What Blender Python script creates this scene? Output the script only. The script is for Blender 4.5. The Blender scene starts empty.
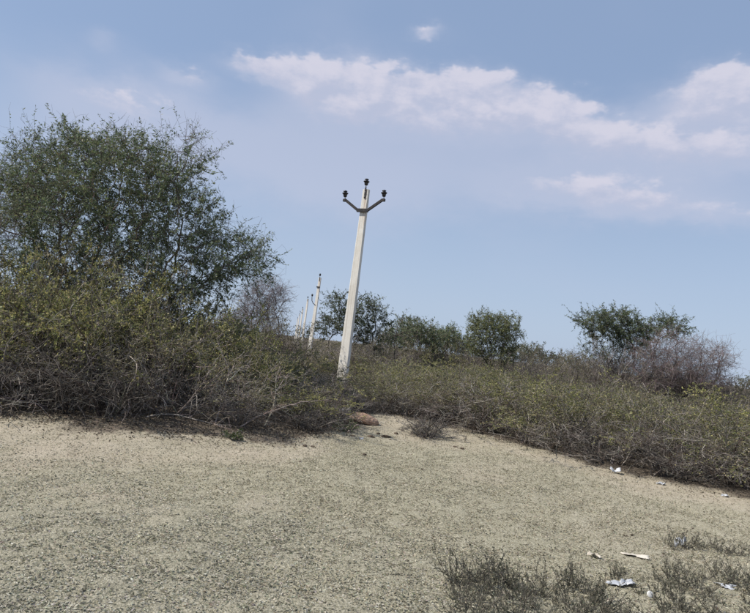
import bpy, bmesh, math
import numpy as np
from mathutils import Vector, Matrix

scene = bpy.context.scene
COL = scene.collection
R = math.radians

# ------------------------------------------------------------------ camera
EYE = 1.5
PITCH, ROLL, FPX = R(3.6), R(6.6), 612.0          # focal length in units of a 750 wide picture
cp, sp, cr, sr = math.cos(PITCH), math.sin(PITCH), math.cos(ROLL), math.sin(ROLL)
FWD = Vector((0, cp, sp)); R0 = Vector((1, 0, 0)); U0 = Vector((0, -sp, cp))
RIGHT = cr * R0 + sr * U0; UP = -sr * R0 + cr * U0
cam = bpy.data.cameras.new('camera')
cam.sensor_fit = 'HORIZONTAL'; cam.sensor_width = 36.0; cam.lens = 36.0 * FPX / 750.0
cam.clip_start = 0.05; cam.clip_end = 6000
camo = bpy.data.objects.new('camera', cam); COL.objects.link(camo)
M = Matrix((RIGHT, UP, -FWD)).transposed().to_4x4(); M.translation = (0, 0, EYE)
camo.matrix_world = M
scene.camera = camo
scene.cycles.max_bounces = 5; scene.cycles.diffuse_bounces = 3; scene.cycles.glossy_bounces = 2; scene.cycles.transmission_bounces = 3

# ------------------------------------------------------------------ light
SUN_AZ, SUN_EL = R(-98), R(48)                    # azimuth from the view direction (+Y) towards +X
scene.view_settings.view_transform = 'Standard'; scene.view_settings.look = 'None'
scene.view_settings.gamma = 1.0; scene.view_settings.use_curve_mapping = False
scene.view_settings.exposure = 0.14
SUN_POWER, SKY_STRENGTH = 4.9, 0.094
sd = Vector((math.sin(SUN_AZ) * math.cos(SUN_EL), math.cos(SUN_AZ) * math.cos(SUN_EL), math.sin(SUN_EL)))
sun = bpy.data.lights.new('sun', 'SUN'); sun.energy = SUN_POWER; sun.angle = R(0.5); sun.color = (1.0, 0.95, 0.87)
suno = bpy.data.objects.new('sun', sun); COL.objects.link(suno)
suno.rotation_euler = (-sd).to_track_quat('-Z', 'Y').to_euler(); suno.location = (-30, -10, 40)


class NT:
    """small helper to wire shader nodes"""
    def __init__(self, tree): self.t = tree; self.n = tree.nodes; self.l = tree.links
    def node(self, typ, **kw):
        n = self.n.new(typ)
        for k, v in kw.items(): setattr(n, k, v)
        return n
    def put(self, sock, v):
        if isinstance(v, bpy.types.NodeSocket): self.l.new(v, sock)
        else: sock.default_value = v
    def math(self, op, a, b=0.0, c=0.0, clamp=False):
        n = self.n.new('ShaderNodeMath'); n.operation = op; n.use_clamp = clamp
        for i, v in enumerate((a, b, c)): self.put(n.inputs[i], v)
        return n.outputs[0]
    def vmath(self, op, a, b=(0, 0, 0)):
        n = self.n.new('ShaderNodeVectorMath'); n.operation = op
        self.put(n.inputs[0], a); self.put(n.inputs[1], b)
        return n
    def mix(self, f, a, b, blend='MIX'):
        n = self.n.new('ShaderNodeMix'); n.data_type = 'RGBA'; n.blend_type = blend; n.clamp_factor = True
        self.put(n.inputs[0], f); self.put(n.inputs[6], a); self.put(n.inputs[7], b)
        return n.outputs[2]
    def ramp(self, v, lo, hi, a=0.0, b=1.0):
        n = self.n.new('ShaderNodeMapRange'); n.interpolation_type = 'SMOOTHSTEP'
        self.put(n.inputs[0], v)
        for i, x in zip((1, 2, 3, 4), (lo, hi, a, b)): self.put(n.inputs[i], x)
        return n.outputs[0]
    def noise(self, vec, scale, detail=4.0, rough=0.55, dist=0.0, color=False, dims='3D'):
        n = self.n.new('ShaderNodeTexNoise'); n.noise_dimensions = dims
        if vec is not None: self.l.new(vec, n.inputs['Vector'])
        n.inputs['Scale'].default_value = scale; n.inputs['Detail'].default_value = detail
        n.inputs['Roughness'].default_value = rough; n.inputs['Distortion'].default_value = dist
        return n.outputs['Color' if color else 'Fac']


def px_dir(px, py):
    """ray direction of a point of the photograph (bearing of a thing in the place)"""
    u, v = (px - 375.0) / FPX, (306.5 - py) / FPX
    return RIGHT * u + UP * v + FWD


# ------------------------------------------------------------------ sky
world = bpy.data.worlds.new('World'); scene.world = world; world.use_nodes = True
W = NT(world.node_tree); W.n.clear()


# cumulus heads that stand in the sky: centre, half width, half height (in pixels of the photograph), weight
HEADS = [(256, 68, 28, 8, .85), (318, 80, 46, 14, 1.0), (398, 92, 56, 16, 1.05), (474, 90, 44, 14, 1.05), (350, 112, 60, 12, .68),
         (542, 108, 32, 11, .75), (584, 128, 42, 11, .68), (490, 128, 80, 13, .68), (655, 156, 60, 12, .6), (615, 142, 55, 9, .3), (560, 188, 56, 12, .75), (646, 202, 48, 12, .75),
         (714, 92, 30, 15, 1.0), (770, 96, 54, 20, 1.05), (728, 148, 50, 12, .6), (122, 108, 50, 15, .68), (182, 76, 16, 7, .62), (428, 33, 12, 5, .85),
         (102, 40, 12, 7, .3), (735, 218, 40, 10, .4)]
VEILS = [(370, 178, 120, 40, .55), (240, 150, 100, 36, .45), (570, 168, 150, 36, .5), (90, 120, 90, 40, .35)]


def build_sky():
    sky = W.node('ShaderNodeTexSky', sky_type='NISHITA'); sky.sun_disc = False
    sky.sun_elevation = SUN_EL; sky.sun_rotation = SUN_AZ
    sky.altitude = 200; sky.air_density = 1.0; sky.dust_density = 1.4; sky.ozone_density = 1.6
    tc = W.node('ShaderNodeTexCoord')
    s = W.node('ShaderNodeSeparateXYZ'); W.l.new(tc.outputs['Generated'], s.inputs[0])
    az = W.math('ARCTAN2', s.outputs[0], s.outputs[1]); el = W.math('ARCSINE', s.outputs[2])
    c = W.node('ShaderNodeCombineXYZ'); W.put(c.inputs[0], az); W.put(c.inputs[1], W.math('MULTIPLY', el, 1.9))
    st = c.outputs[0]                                             # azimuth and stretched elevation
    big = W.noise(st, 3.1, 2.0, 0.55, dims='2D')
    fine = W.noise(st, 17.0, 6.0, 0.60, dims='2D')
    fine_up = W.noise(W.vmath('ADD', st, (-0.014, 0.030, 0)).outputs[0], 17.0, 3.0, 0.60, dims='2D')
    f = W.math('SUBTRACT', fine, 0.5)
    # ragged outlines: the place is shifted by the noise before the heads are looked up
    sh = W.node('ShaderNodeCombineXYZ'); W.put(sh.inputs[0], W.math('MULTIPLY', W.math('SUBTRACT', big, 0.5), 0.10)); W.put(sh.inputs[1], W.math('MULTIPLY', W.math('SUBTRACT', fine_up, 0.5), 0.075))
    p = W.vmath('ADD', st, sh.outputs[0]).outputs[0]
    total = moment = None
    for k, (x, y, a, b, w) in enumerate(HEADS + VEILS):
        if k == len(HEADS): heads_only, total = total, 0.0
        d = px_dir(x, y).normalized(); ca, ce = math.atan2(d.x, d.y), math.asin(d.z) * 1.9
        sx, sy = FPX / a * 0.82, FPX / b * 0.82 / 1.9
        m = W.node('ShaderNodeVectorMath', operation='MULTIPLY_ADD'); W.l.new(p, m.inputs[0])
        m.inputs[1].default_value = (sx, sy, 0); m.inputs[2].default_value = (-ca * sx, -ce * sy, 0)
        dt = W.node('ShaderNodeVectorMath', operation='DOT_PRODUCT'); W.l.new(m.outputs[0], dt.inputs[0]); W.l.new(m.outputs[0], dt.inputs[1])
        e = W.math('POWER', 0.42, dt.outputs['Value'])
        total = W.math('MULTIPLY_ADD', e, w, total if total is not None else 0.0)
        if k >= len(HEADS): continue
        mo = W.node('ShaderNodeVectorMath', operation='MULTIPLY_ADD'); W.l.new(m.outputs[0], mo.inputs[0]); W.l.new(e, mo.inputs[1])
        if moment is not None: W.l.new(moment, mo.inputs[2])
        moment = mo.outputs[0]                                    # how far towards its head's top a place lies
    thin, total = total, heads_only
    ms = W.node('ShaderNodeSeparateXYZ'); W.l.new(moment, ms.inputs[0])
    rise = W.math('DIVIDE', ms.outputs[1], W.math('ADD', total, 0.15))
    total = W.math('MINIMUM', total, 1.1)
    # the same kind of sky goes on all round, out of the coarse noise
    out = W.math('MAXIMUM', W.ramp(W.math('ABSOLUTE', az), 0.75, 1.1), W.ramp(el, 0.62, 0.85))
    total = W.math('MULTIPLY_ADD', out, W.ramp(big, 0.5, 0.68, 0, 0.9), total)
    dens = W.math('MULTIPLY_ADD', f, 1.05, total)
    up = W.ramp(el, 0.0, 0.10)
    soft = W.ramp(rise, -0.5, 0.8, 1.35, 0.72)
    cover = W.math('MULTIPLY', W.ramp(dens, 0.34, soft), up)
    veil = W.ramp(W.math('MULTIPLY_ADD', big, 0.7, W.math('MULTIPLY_ADD', total, 0.85, thin)), 0.30, 1.15)
    lit = W.ramp(W.math('ADD', W.math('MULTIPLY', W.math('SUBTRACT', fine, fine_up), 2.2), W.math('MULTIPLY', rise, 0.75)), -0.55, 0.75)
    # pale, dusty air: the clear sky is pulled towards a soft blue
    base = W.mix(0.62, sky.outputs[0], SKY_HI)
    low = W.ramp(el, -0.02, 0.42, 1.0, 0.0)
    base = W.mix(W.math('MULTIPLY', low, 0.6), base, SKY_LO)
    cloud = W.mix(lit, CLOUD_LO, CLOUD_HI)
    col = W.mix(W.math('MULTIPLY', veil, 0.62), base, VEIL)
    col = W.mix(W.math('MULTIPLY', cover, 0.80), col, cloud)
    bg = W.node('ShaderNodeBackground'); W.l.new(col, bg.inputs[0]); bg.inputs[1].default_value = SKY_STRENGTH
    o = W.node('ShaderNodeOutputWorld'); W.l.new(bg.outputs[0], o.inputs[0])
    world.cycles.sampling_method = 'MANUAL'; world.cycles.sample_map_resolution = 256


SKY_HI, SKY_LO = (3.55, 4.75, 7.05, 1), (5.1, 6.1, 7.6, 1)
VEIL, CLOUD_LO, CLOUD_HI = (5.2, 5.6, 7.05, 1), (4.9, 5.25, 6.7, 1), (6.75, 6.6, 7.6, 1)
build_sky()


# ------------------------------------------------------------------ terrain helpers
_TAB = np.random.default_rng(1234).uniform(0, 1, (256, 256))
def vnoise(x, y, sc, seed=0, octs=3):
    x = np.asarray(x, float) * sc + 17.3 * seed; y = np.asarray(y, float) * sc - 9.1 * seed; tot = 0; amp = 1; nrm = 0
    for _ in range(octs):
        xi = np.floor(x).astype(int); yi = np.floor(y).astype(int); fx = x - xi; fy = y - yi
        fx = fx * fx * (3 - 2 * fx); fy = fy * fy * (3 - 2 * fy)
        a = _TAB[xi % 256, yi % 256]; b = _TAB[(xi + 1) % 256, yi % 256]; c = _TAB[xi % 256, (yi + 1) % 256]; d = _TAB[(xi + 1) % 256, (yi + 1) % 256]
        tot = tot + amp * ((a * (1 - fx) + b * fx) * (1 - fy) + (c * (1 - fx) + d * fx) * fy); nrm += amp; amp *= .55; x = x * 2.03 + 5.7; y = y * 2.03 + 3.1
    return tot / nrm


def hgt(x, y):
    x = np.asarray(x, float); y = np.asarray(y, float)
    z = 0.030 * np.sin(0.7 * x + 0.4 * y) + 0.022 * np.sin(1.3 * x - 0.9 * y + 1.0) + 0.05 * (vnoise(x, y, 1.1, 21, 3) - .5)
    z = z + 0.16 * np.exp(-(((x - 0.7) / 1.6) ** 2 + ((y - 12.6) / 1.2) ** 2))          # sandy hump
    z = z + 0.12 / (1 + np.exp(-(y - 9.3 + 0.25 * (x + 4)) * 2.5)) * (1 / (1 + np.exp((x + 0.6) * 3)))   # thicket bank
    r = np.hypot(x, y)
    z = z * np.exp(-(r / 60.0) ** 2)
    return z


def gp(px, py):
    """point of the ground under a point of the photograph"""
    d = px_dir(px, py); z = 0.0
    for _ in range(6):
        t = (z - EYE) / d.z; p = Vector((0, 0, EYE)) + d * t
        z = float(hgt(p.x, p.y))
    return Vector((p.x, p.y, z))


def ap(px, py, dist):
    """point at a given depth (metres ahead)"""
    d = px_dir(px, py); t = dist / d.y
    return Vector((0, 0, EYE)) + d * t


def edge_fn(pts):
    xs = np.array([p.x for p in pts]); ys = np.array([p.y for p in pts]); o = np.argsort(xs)
    return xs[o], ys[o]


BELT = edge_fn([gp(352, 420), gp(372, 414), gp(440, 424), gp(480, 434), gp(560, 455), gp(640, 477), gp(750, 499), gp(900, 520)])
THICK = edge_fn([gp(-260, 398), gp(-100, 404), gp(0, 412), gp(100, 425), gp(200, 432), gp(300, 437), gp(344, 426)])
def belt_y(x): return np.interp(x, *BELT)
def thick_y(x): return np.interp(x, *THICK)
XSPLIT = BELT[0][0]
def edge_y(x): return np.where(np.asarray(x) < XSPLIT, thick_y(x), belt_y(x))


# ------------------------------------------------------------------ mesh helpers
class Geo:
    def __init__(self): self.v = []; self.f = []; self.c = []; self.n = 0
    def add(self, v, f, c):
        v = np.asarray(v, np.float32); c = np.asarray(c, np.float32)
        if c.ndim == 1: c = np.tile(c, (len(v), 1))
        self.v.append(v); self.f.append(np.asarray(f, np.int32) + self.n); self.c.append(c); self.n += len(v)
    def tubes(self, P0, P1, r0, r1, k, col):
        P0 = np.asarray(P0, float); P1 = np.asarray(P1, float); n = len(P0)
        if n == 0: return
        r0 = np.broadcast_to(r0, n); r1 = np.broadcast_to(r1, n)
        col = np.asarray(col, float); col = np.broadcast_to(col, (n, 3))
        d = P1 - P0; L = np.linalg.norm(d, axis=1, keepdims=True) + 1e-9; d = d / L
        P1 = P1 + d * np.minimum(r1[:, None] * 0.4, L * 0.1)
        ref = np.where(np.abs(d[:, 2:3]) > 0.93, [[1, 0, 0]], [[0, 0, 1]])
        a = np.cross(d, ref); a /= np.linalg.norm(a, axis=1, keepdims=True) + 1e-9; b = np.cross(d, a)
        th = np.arange(k) * 2 * math.pi / k
        ring = np.cos(th)[None, :, None] * a[:, None, :] + np.sin(th)[None, :, None] * b[:, None, :]
        V = np.concatenate([P0[:, None] + ring * r0[:, None, None], P1[:, None] + ring * r1[:, None, None]], 1).reshape(-1, 3)
        j = np.arange(k); jn = (j + 1) % k
        q = np.stack([j, jn, jn + k, j + k], 1)
        F = (q[None] + (np.arange(n) * 2 * k)[:, None, None]).reshape(-1, 4)
        self.add(V, F, np.repeat(col, 2 * k, axis=0))
    def leaves(self, P, D, L, Wd, col, rng, fold=0.12, flat=None):
        P = np.asarray(P, float); n = len(P)
        if n == 0: return
        D = D / (np.linalg.norm(D, axis=1, keepdims=True) + 1e-9)
        ax = rng.normal(size=(n, 3))
        if flat is not None: ax[flat] = ax[flat] * .3 + [0, 0, 1]
        s = np.cross(D, ax); s /= np.linalg.norm(s, axis=1, keepdims=True) + 1e-9
        u = np.cross(s, D); L = np.broadcast_to(L, n)[:, None]; Wd = np.broadcast_to(Wd, n)[:, None]
        mid = P + D * L * 0.48 + u * L * fold
        V = np.stack([P, mid + s * Wd * 0.5, P + D * L, mid - s * Wd * 0.5], 1).reshape(-1, 3)
        F = np.arange(4 * n).reshape(n, 4)
        self.add(V, F, np.repeat(np.broadcast_to(col, (n, 3)), 4, axis=0))
    def mesh(self, name, mat, smooth=False):
        v = np.concatenate(self.v); c = np.concatenate(self.c)
        me = bpy.data.meshes.new(name)
        sizes = np.concatenate([np.full(len(f), f.shape[1], np.int32) for f in self.f])
        idx = np.concatenate([f.ravel() for f in self.f]).astype(np.int32)
        me.vertices.add(len(v)); me.vertices.foreach_set('co', v.astype(np.float32).ravel())
        me.loops.add(len(idx)); me.loops.foreach_set('vertex_index', idx)
        me.polygons.add(len(sizes))
        st = np.concatenate([[0], np.cumsum(sizes)[:-1]]).astype(np.int32)
        me.polygons.foreach_set('loop_start', st)
        if smooth: me.polygons.foreach_set('use_smooth', np.ones(len(sizes), bool))
        at = me.attributes.new('tint', 'FLOAT_COLOR', 'POINT')
        at.data.foreach_set('color', np.concatenate([c, np.ones((len(c), 1), np.float32)], 1).astype(np.float32).ravel())
        me.materials.append(mat)
        me.update(calc_edges=True)
        return me


def link(name, me, parent=None, loc=(0, 0, 0), rotz=0.0):
    o = bpy.data.objects.new(name, me); COL.objects.link(o)
    o.location = loc; o.rotation_euler = (0, 0, rotz)
    if parent: o.parent = parent
    return o
def tag(o, label, cat, group=None):
    o['label'] = label; o['category'] = cat
    if group: o['group'] = group
    return o
def thing(name, label, cat, loc=(0, 0, 0), rotz=0.0, group=None):
    return tag(link(name, None, None, loc, rotz), label, cat, group)
def dup(root, loc, rot, scale, label, group):
    r = root.copy(); COL.objects.link(r); r.location = loc; r.rotation_euler = rot; r.scale = scale
    r['label'] = label; r['group'] = group
    for ch in list(root.children):
        c = ch.copy(); COL.objects.link(c); c.parent = r
    return r


# ------------------------------------------------------------------ materials
def new_mat(name):
    m = bpy.data.materials.new(name); m.use_nodes = True; T = NT(m.node_tree); T.n.clear()
    return m, T, T.node('ShaderNodeOutputMaterial')


def mat_tint(name, rough=0.9, trans=0.0, nscale=30.0, namp=0.25, spec=0.2):
    """colour from the piece's own tint, broken up by fine noise"""
    m, T, out = new_mat(name)
    at = T.node('ShaderNodeAttribute', attribute_name='tint')
    tc = T.node('ShaderNodeTexCoord')
    n = T.noise(tc.outputs['Object'], nscale, 3.0)
    v = T.ramp(n, 0.3, 0.7, 1 - namp, 1 + namp)
    info = T.node('ShaderNodeObjectInfo')
    v = T.math('MULTIPLY', v, T.math('MULTIPLY_ADD', info.outputs['Random'], 0.6, 0.72))
    col = T.vmath('MULTIPLY', at.outputs['Color'], (1, 1, 1)); T.l.new(v, col.inputs[1])
    b = T.node('ShaderNodeBsdfPrincipled'); T.l.new(col.outputs[0], b.inputs['Base Color'])
    b.inputs['Roughness'].default_value = rough; b.inputs['Specular IOR Level'].default_value = spec
    sh = b.outputs[0]
    if trans:
        t = T.node('ShaderNodeBsdfTranslucent'); T.l.new(col.outputs[0], t.inputs[0])
        mx = T.node('ShaderNodeMixShader'); mx.inputs[0].default_value = trans
        T.l.new(sh, mx.inputs[1]); T.l.new(t.outputs[0], mx.inputs[2]); sh = mx.outputs[0]
    T.l.new(sh, out.inputs[0])
    return m


M_BARK = mat_tint('bark', 0.95, 0, 25, 0.3, 0.1)
M_LEAF = mat_tint('leaf', 0.55, 0.36, 8, 0.25, 0.3)
M_STRAW = mat_tint('straw', 0.85, 0.2, 6, 0.2, 0.15)
M_CLOD = mat_tint('clod', 0.98, 0, 60, 0.4, 0.05)


def mat_ground():
    m, T, out = new_mat('dry_ground')
    at = T.node('ShaderNodeAttribute', attribute_name='tint')        # r: bare sand, g: dark leaf litter, b: grey mat
    s = T.node('ShaderNodeSeparateColor'); T.l.new(at.outputs['Color'], s.inputs[0])
    tc = T.node('ShaderNodeTexCoord'); P = tc.outputs['Object']
    big = T.noise(P, 0.55, 4.0, 0.6, 0.4); mid = T.noise(P, 3.2, 5.0, 0.6); fine = T.noise(P, 44.0, 4.0, 0.7); spk = T.noise(P, 110.0, 3.0, 0.65)
    sp = T.math('MULTIPLY_ADD', spk, 0.5, T.math('MULTIPLY', fine, 0.5))
    pale = T.ramp(sp, 0.50, 0.575); dark = T.ramp(sp, 0.485, 0.40)
    straw = T.mix(T.ramp(mid, 0.35, 0.65), (0.312, 0.288, 0.203, 1), (0.352, 0.326, 0.236, 1))
    straw = T.mix(T.ramp(big, 0.5, 0.75, 0, .35), straw, (0.40, 0.345, 0.265, 1))
    straw = T.mix(T.math('MULTIPLY', pale, .7), straw, (0.54, 0.50, 0.39, 1)); straw = T.mix(T.math('MULTIPLY', dark, .62), straw, (0.165, 0.150, 0.112, 1))
    grey = T.mix(T.math('MULTIPLY', pale, .85), (0.275, 0.255, 0.190, 1), (0.49, 0.455, 0.36, 1)); grey = T.mix(T.math('MULTIPLY', dark, .85), grey, (0.095, 0.095, 0.075, 1))
    sand = T.mix(T.ramp(mid, 0.35, 0.7), (0.40, 0.345, 0.262, 1), (0.465, 0.408, 0.318, 1))
    sand = T.mix(T.math('MULTIPLY', dark, .55), sand, (0.23, 0.185, 0.14, 1)); sand = T.mix(T.math('MULTIPLY', pale, .4), sand, (0.58, 0.50, 0.40, 1))
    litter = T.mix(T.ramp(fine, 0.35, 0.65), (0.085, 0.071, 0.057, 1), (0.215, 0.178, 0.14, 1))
    gm = T.math('MULTIPLY', s.outputs[2], T.ramp(mid, 0.3, 0.6, 0.5, 1.0))
    c = T.mix(gm, straw, grey)
    c = T.mix(T.math('MULTIPLY', s.outputs[0], T.ramp(T.math('ADD', big, T.math('MULTIPLY', mid, .5)), 0.55, 0.95, .45, .95)), c, sand)
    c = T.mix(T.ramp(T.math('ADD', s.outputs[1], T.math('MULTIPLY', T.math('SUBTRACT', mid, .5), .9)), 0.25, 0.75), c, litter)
    b = T.node('ShaderNodeBsdfPrincipled'); T.l.new(c, b.inputs['Base Color'])
    b.inputs['Roughness'].default_value = 1.0; b.inputs['Specular IOR Level'].default_value = 0.05
    bp = T.node('ShaderNodeBump'); bp.inputs['Strength'].default_value = 0.8; bp.inputs['Distance'].default_value = 0.025
    T.l.new(T.math('ADD', fine, T.math('MULTIPLY', spk, 0.5)), bp.inputs['Height']); T.l.new(bp.outputs[0], b.inputs['Normal'])
    T.l.new(b.outputs[0], out.inputs[0])
    return m


def ground_masks(x, y):
    e = edge_y(x); d = e - y                                        # metres in front of the scrub
    wob = (vnoise(x, y, .9, 3, 4) - .5) * 3.2
    left = 1 / (1 + np.exp((x - 0.2) * 1.5))
    wl = 1.0 + 0.5 * left
    sand = np.exp(-np.clip((d - 0.9 * wl + 0.5 * wob) / 0.85, 0, None) ** 2) * 0.95
    sand = np.maximum(sand, .55 * np.clip((vnoise(x, y, .8, 12, 3) - .60) * 7, 0, 1))
    hump = np.exp(-(((x - 0.9) / 1.6) ** 2 + ((y - 11.6) / 1.6) ** 2)); sand = np.maximum(sand, hump)
    far_r = 0.30 / (1 + np.exp(-(x - 2.4 + 0.35 * wob) * 1.6)) * np.clip((y - 4.5) / 2, 0, 1); sand = np.maximum(sand, far_r)
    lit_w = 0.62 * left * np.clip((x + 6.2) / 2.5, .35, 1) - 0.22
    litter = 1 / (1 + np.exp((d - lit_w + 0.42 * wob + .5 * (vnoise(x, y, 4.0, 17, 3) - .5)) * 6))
    grey = np.clip((6.0 - y + 0.8 * wob - 0.45 * x) / 3.5, 0, 1)
    return np.clip(sand, 0, 1), np.clip(litter, 0, 1), grey


def build_ground():
    def axis(lo, hi, step, far, grow=1.13):
        a = list(np.arange(lo, hi + 1e-6, step)); s = step
        while a[-1] < far: s *= grow; a.append(a[-1] + s)
        b = []; s = step; t = lo
        while t > -far: s *= grow; t -= s; b.append(t)
        return np.array(b[::-1] + a)
    X = axis(-9, 10, 0.06, 3000); Y = axis(1.0, 14.5, 0.06, 3000)
    gx, gy = np.meshgrid(X, Y)
    rng = np.random.default_rng(5)
    z = hgt(gx, gy)
    near = np.exp(-(np.hypot(gx, gy - 6) / 14) ** 4)
    rough = rng.normal(size=gx.shape) * 0.004
    rough += .022 * (vnoise(gx, gy, 3.3, 31, 4) - .5)
    z = z + rough * near
    ny, nx = gx.shape
    i = (np.arange(ny - 1)[:, None] * nx + np.arange(nx - 1)[None]).ravel()
    F = np.stack([i, i + 1, i + nx + 1, i + nx], 1)
    s, l, g = ground_masks(gx.ravel(), gy.ravel())
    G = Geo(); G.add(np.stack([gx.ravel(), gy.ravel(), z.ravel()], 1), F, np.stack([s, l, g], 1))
    o = link('ground', G.mesh('ground', mat_ground(), True)); o['kind'] = 'structure'


build_ground()


# ------------------------------------------------------------------ growth
def grow(P, D, L, nseg, wander, pull, rng):
    """chains of nseg steps; pull bends them along z. Returns (n, nseg+1, 3)"""
    P = np.array(P, float); n = len(P); D = D / (np.linalg.norm(D, axis=1, keepdims=True) + 1e-9)
    L = np.broadcast_to(L, n)[:, None] / nseg; pts = [P]
    pull = np.broadcast_to(pull, n)[:, None]
    for i in range(nseg):
        D = D + rng.normal(size=(n, 3)) * wander; D[:, 2:3] += pull / nseg * (0.4 + 1.2 * i / nseg)
        D /= np.linalg.norm(D, axis=1, keepdims=True); P = P + D * L; pts.append(P)
    return np.stack(pts, 1)


def chain_tubes(G, pts, r0, r1, k, col):
    n, m, _ = pts.shape; s = m - 1
    r0 = np.broadcast_to(r0, n)[:, None]; r1 = np.broadcast_to(r1, n)[:, None]
    t = np.linspace(0, 1, m)[None]; rr = r0 * (1 - t) + r1 * t
    G.tubes(pts[:, :-1].reshape(-1, 3), pts[:, 1:].reshape(-1, 3), rr[:, :-1].ravel(), rr[:, 1:].ravel(), k, np.repeat(np.broadcast_to(col, (n, 3)), s, axis=0))


def pick(pts, per, lo, hi, rng):
    """random places on chains: positions, local directions, index, t"""
    n, m, _ = pts.shape; idx = np.repeat(np.arange(n), per); t = rng.uniform(lo, hi, len(idx)) * (m - 1)
    i = np.minimum(t.astype(int), m - 2); f = (t - i)[:, None]
    a, b = pts[idx, i], pts[idx, i + 1]
    d = b - a; d /= np.linalg.norm(d, axis=1, keepdims=True) + 1e-9
    return a * (1 - f) + b * f, d, idx, t / (m - 1)


def rdir(n, rng):
    v = rng.normal(size=(n, 3)); return v / np.linalg.norm(v, axis=1, keepdims=True)


def jit(col, n, rng, amp=0.18, hue=0.06):
    c = np.tile(np.asarray(col, float), (n, 1)) * rng.uniform(1 - amp, 1 + amp, (n, 1)); return np.clip(c * (1 + rng.normal(size=(n, 3)) * hue), 0.005, 1)


GREY_TWIG = (0.165, 0.150, 0.140); BROWN_TWIG = (0.110, 0.088, 0.072); PALE_TWIG = (0.36, 0.325, 0.285)
def palette(cols, n, rng, amp=0.2):
    c = np.array([x[0] for x in cols]); w = np.array([x[1] for x in cols], float); return jit((1, 1, 1), n, rng, amp, 0.05) * c[rng.choice(len(c), n, p=w / w.sum())]


OLIVE = [((0.255, 0.250, 0.098), 4), ((0.165, 0.182, 0.075), 3), ((0.36, 0.325, 0.150), 2.4), ((0.105, 0.128, 0.055), 2), ((0.43, 0.375, 0.20), .8)]
YELLOWISH = [((0.33, 0.32, 0.115), 4), ((0.23, 0.245, 0.09), 3), ((0.44, 0.40, 0.175), 2.4), ((0.13, 0.155, 0.06), 1.6), ((0.50, 0.43, 0.22), .8)]
DULL = [((0.155, 0.148, 0.075), 3), ((0.235, 0.21, 0.11), 3), ((0.105, 0.11, 0.055), 2), ((0.31, 0.265, 0.165), 1)]
PROS = [((0.150, 0.190, 0.100), 4), ((0.105, 0.145, 0.082), 3.5), ((0.220, 0.245, 0.115), 2.6), ((0.055, 0.075, 0.042), 2), ((0.24, 0.215, 0.11), .4)]


def shrub_geo(seed, H=1.4, Rr=0.8, stems=18, leaf=1.0, leaf_lo=0.5, pal=OLIVE, lod=1, twig=((GREY_TWIG, 4), (BROWN_TWIG, 3), (PALE_TWIG, 2.4)), dense=1.0, lsize=1.0, arch=-1.0, spread=1.0):
    rng = np.random.default_rng(seed); S, Lf = Geo(), Geo()
    a = rng.uniform(0, 2 * math.pi, stems); rb = Rr * 0.24 * np.sqrt(rng.uniform(0, 1, stems))
    P = np.stack([np.cos(a) * rb, np.sin(a) * rb, np.full(stems, -0.06)], 1)
    lean = rng.uniform(0.1, 1.0, stems) * spread
    D = np.stack([np.cos(a) * lean, np.sin(a) * lean, np.ones(stems)], 1) + rng.normal(size=(stems, 3)) * 0.2
    L = H * rng.uniform(0.75, 1.25, stems) * np.sqrt(1 + 0.4 * lean ** 2)
    n0 = 9 if lod == 1 else 4
    p0 = grow(P, D, L, n0, 0.13, arch * rng.uniform(0.1, 1.0, stems), rng)
    p0[..., 2] = np.maximum(p0[..., 2], np.where(np.arange(n0 + 1) < 1, -0.06, 0.03)[None])
    chain_tubes(S, p0, 0.0085 * rng.uniform(.7, 1.5, stems), 0.003, 4 if lod == 1 else 3, palette(twig, stems, rng))
    k1 = int((10 if lod == 1 else 5) * dense)
    q, d, idx, t = pick(p0, k1, 0.12, 1.0, rng)
    d1 = d * 0.7 + rdir(len(q), rng) * 0.85 + [0, 0, 0.12]
    p1 = grow(q, d1, H * rng.uniform(0.22, 0.5, len(q)) * (1.1 - 0.5 * t), 5 if lod == 1 else 3, 0.22, rng.uniform(-0.9, 0.5, len(q)), rng)
    p1[..., 2] = np.maximum(p1[..., 2], 0.01)
    chain_tubes(S, p1, 0.0042 if lod == 1 else 0.006, 0.002 if lod == 1 else 0.004, 3, palette(twig, len(q), rng))
    k2 = int((5 if lod == 1 else 2) * dense)
    q2, d2, idx2, t2 = pick(p1, k2, 0.15, 1.0, rng)
    p2 = grow(q2, d2 * 0.6 + rdir(len(q2), rng), H * rng.uniform(0.07, 0.2, len(q2)), 3 if lod == 1 else 1, 0.3, rng.uniform(-0.5, 0.5, len(q2)), rng)
    p2[..., 2] = np.maximum(p2[..., 2], 0.01)
    chain_tubes(S, p2, 0.0026 if lod == 1 else 0.005, 0.0013 if lod == 1 else 0.003, 3, palette(twig, len(q2), rng, 0.3))
    if leaf > 0:
        kk = max(1, int(round(4 * leaf))) if lod == 1 else max(1, int(round(5 * leaf)))
        q3, d3, _, _ = pick(p2, kk, 0.1, 1.0, rng)
        patch = 0.5 + 0.5 * np.sin(q3[:, 0] * 5 + seed) * np.sin(q3[:, 1] * 5.3 + seed * 1.7)
        keep = rng.uniform(0, 1, len(q3)) < np.clip((q3[:, 2] / H - leaf_lo) / 0.28 + 0.08, 0.03, 1) * (0.45 + 0.55 * patch)
        q3, d3 = q3[keep], d3[keep]; n = len(q3)
        sz = (0.034 if lod == 1 else 0.075) * lsize
        Lf.leaves(q3, d3 * 0.5 + rdir(n, rng) + [0, 0, 0.25], sz * rng.uniform(.6, 1.4, n), sz * 0.55 * rng.uniform(.7, 1.2, n), palette(pal, n, rng), rng)
    return S, Lf


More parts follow.
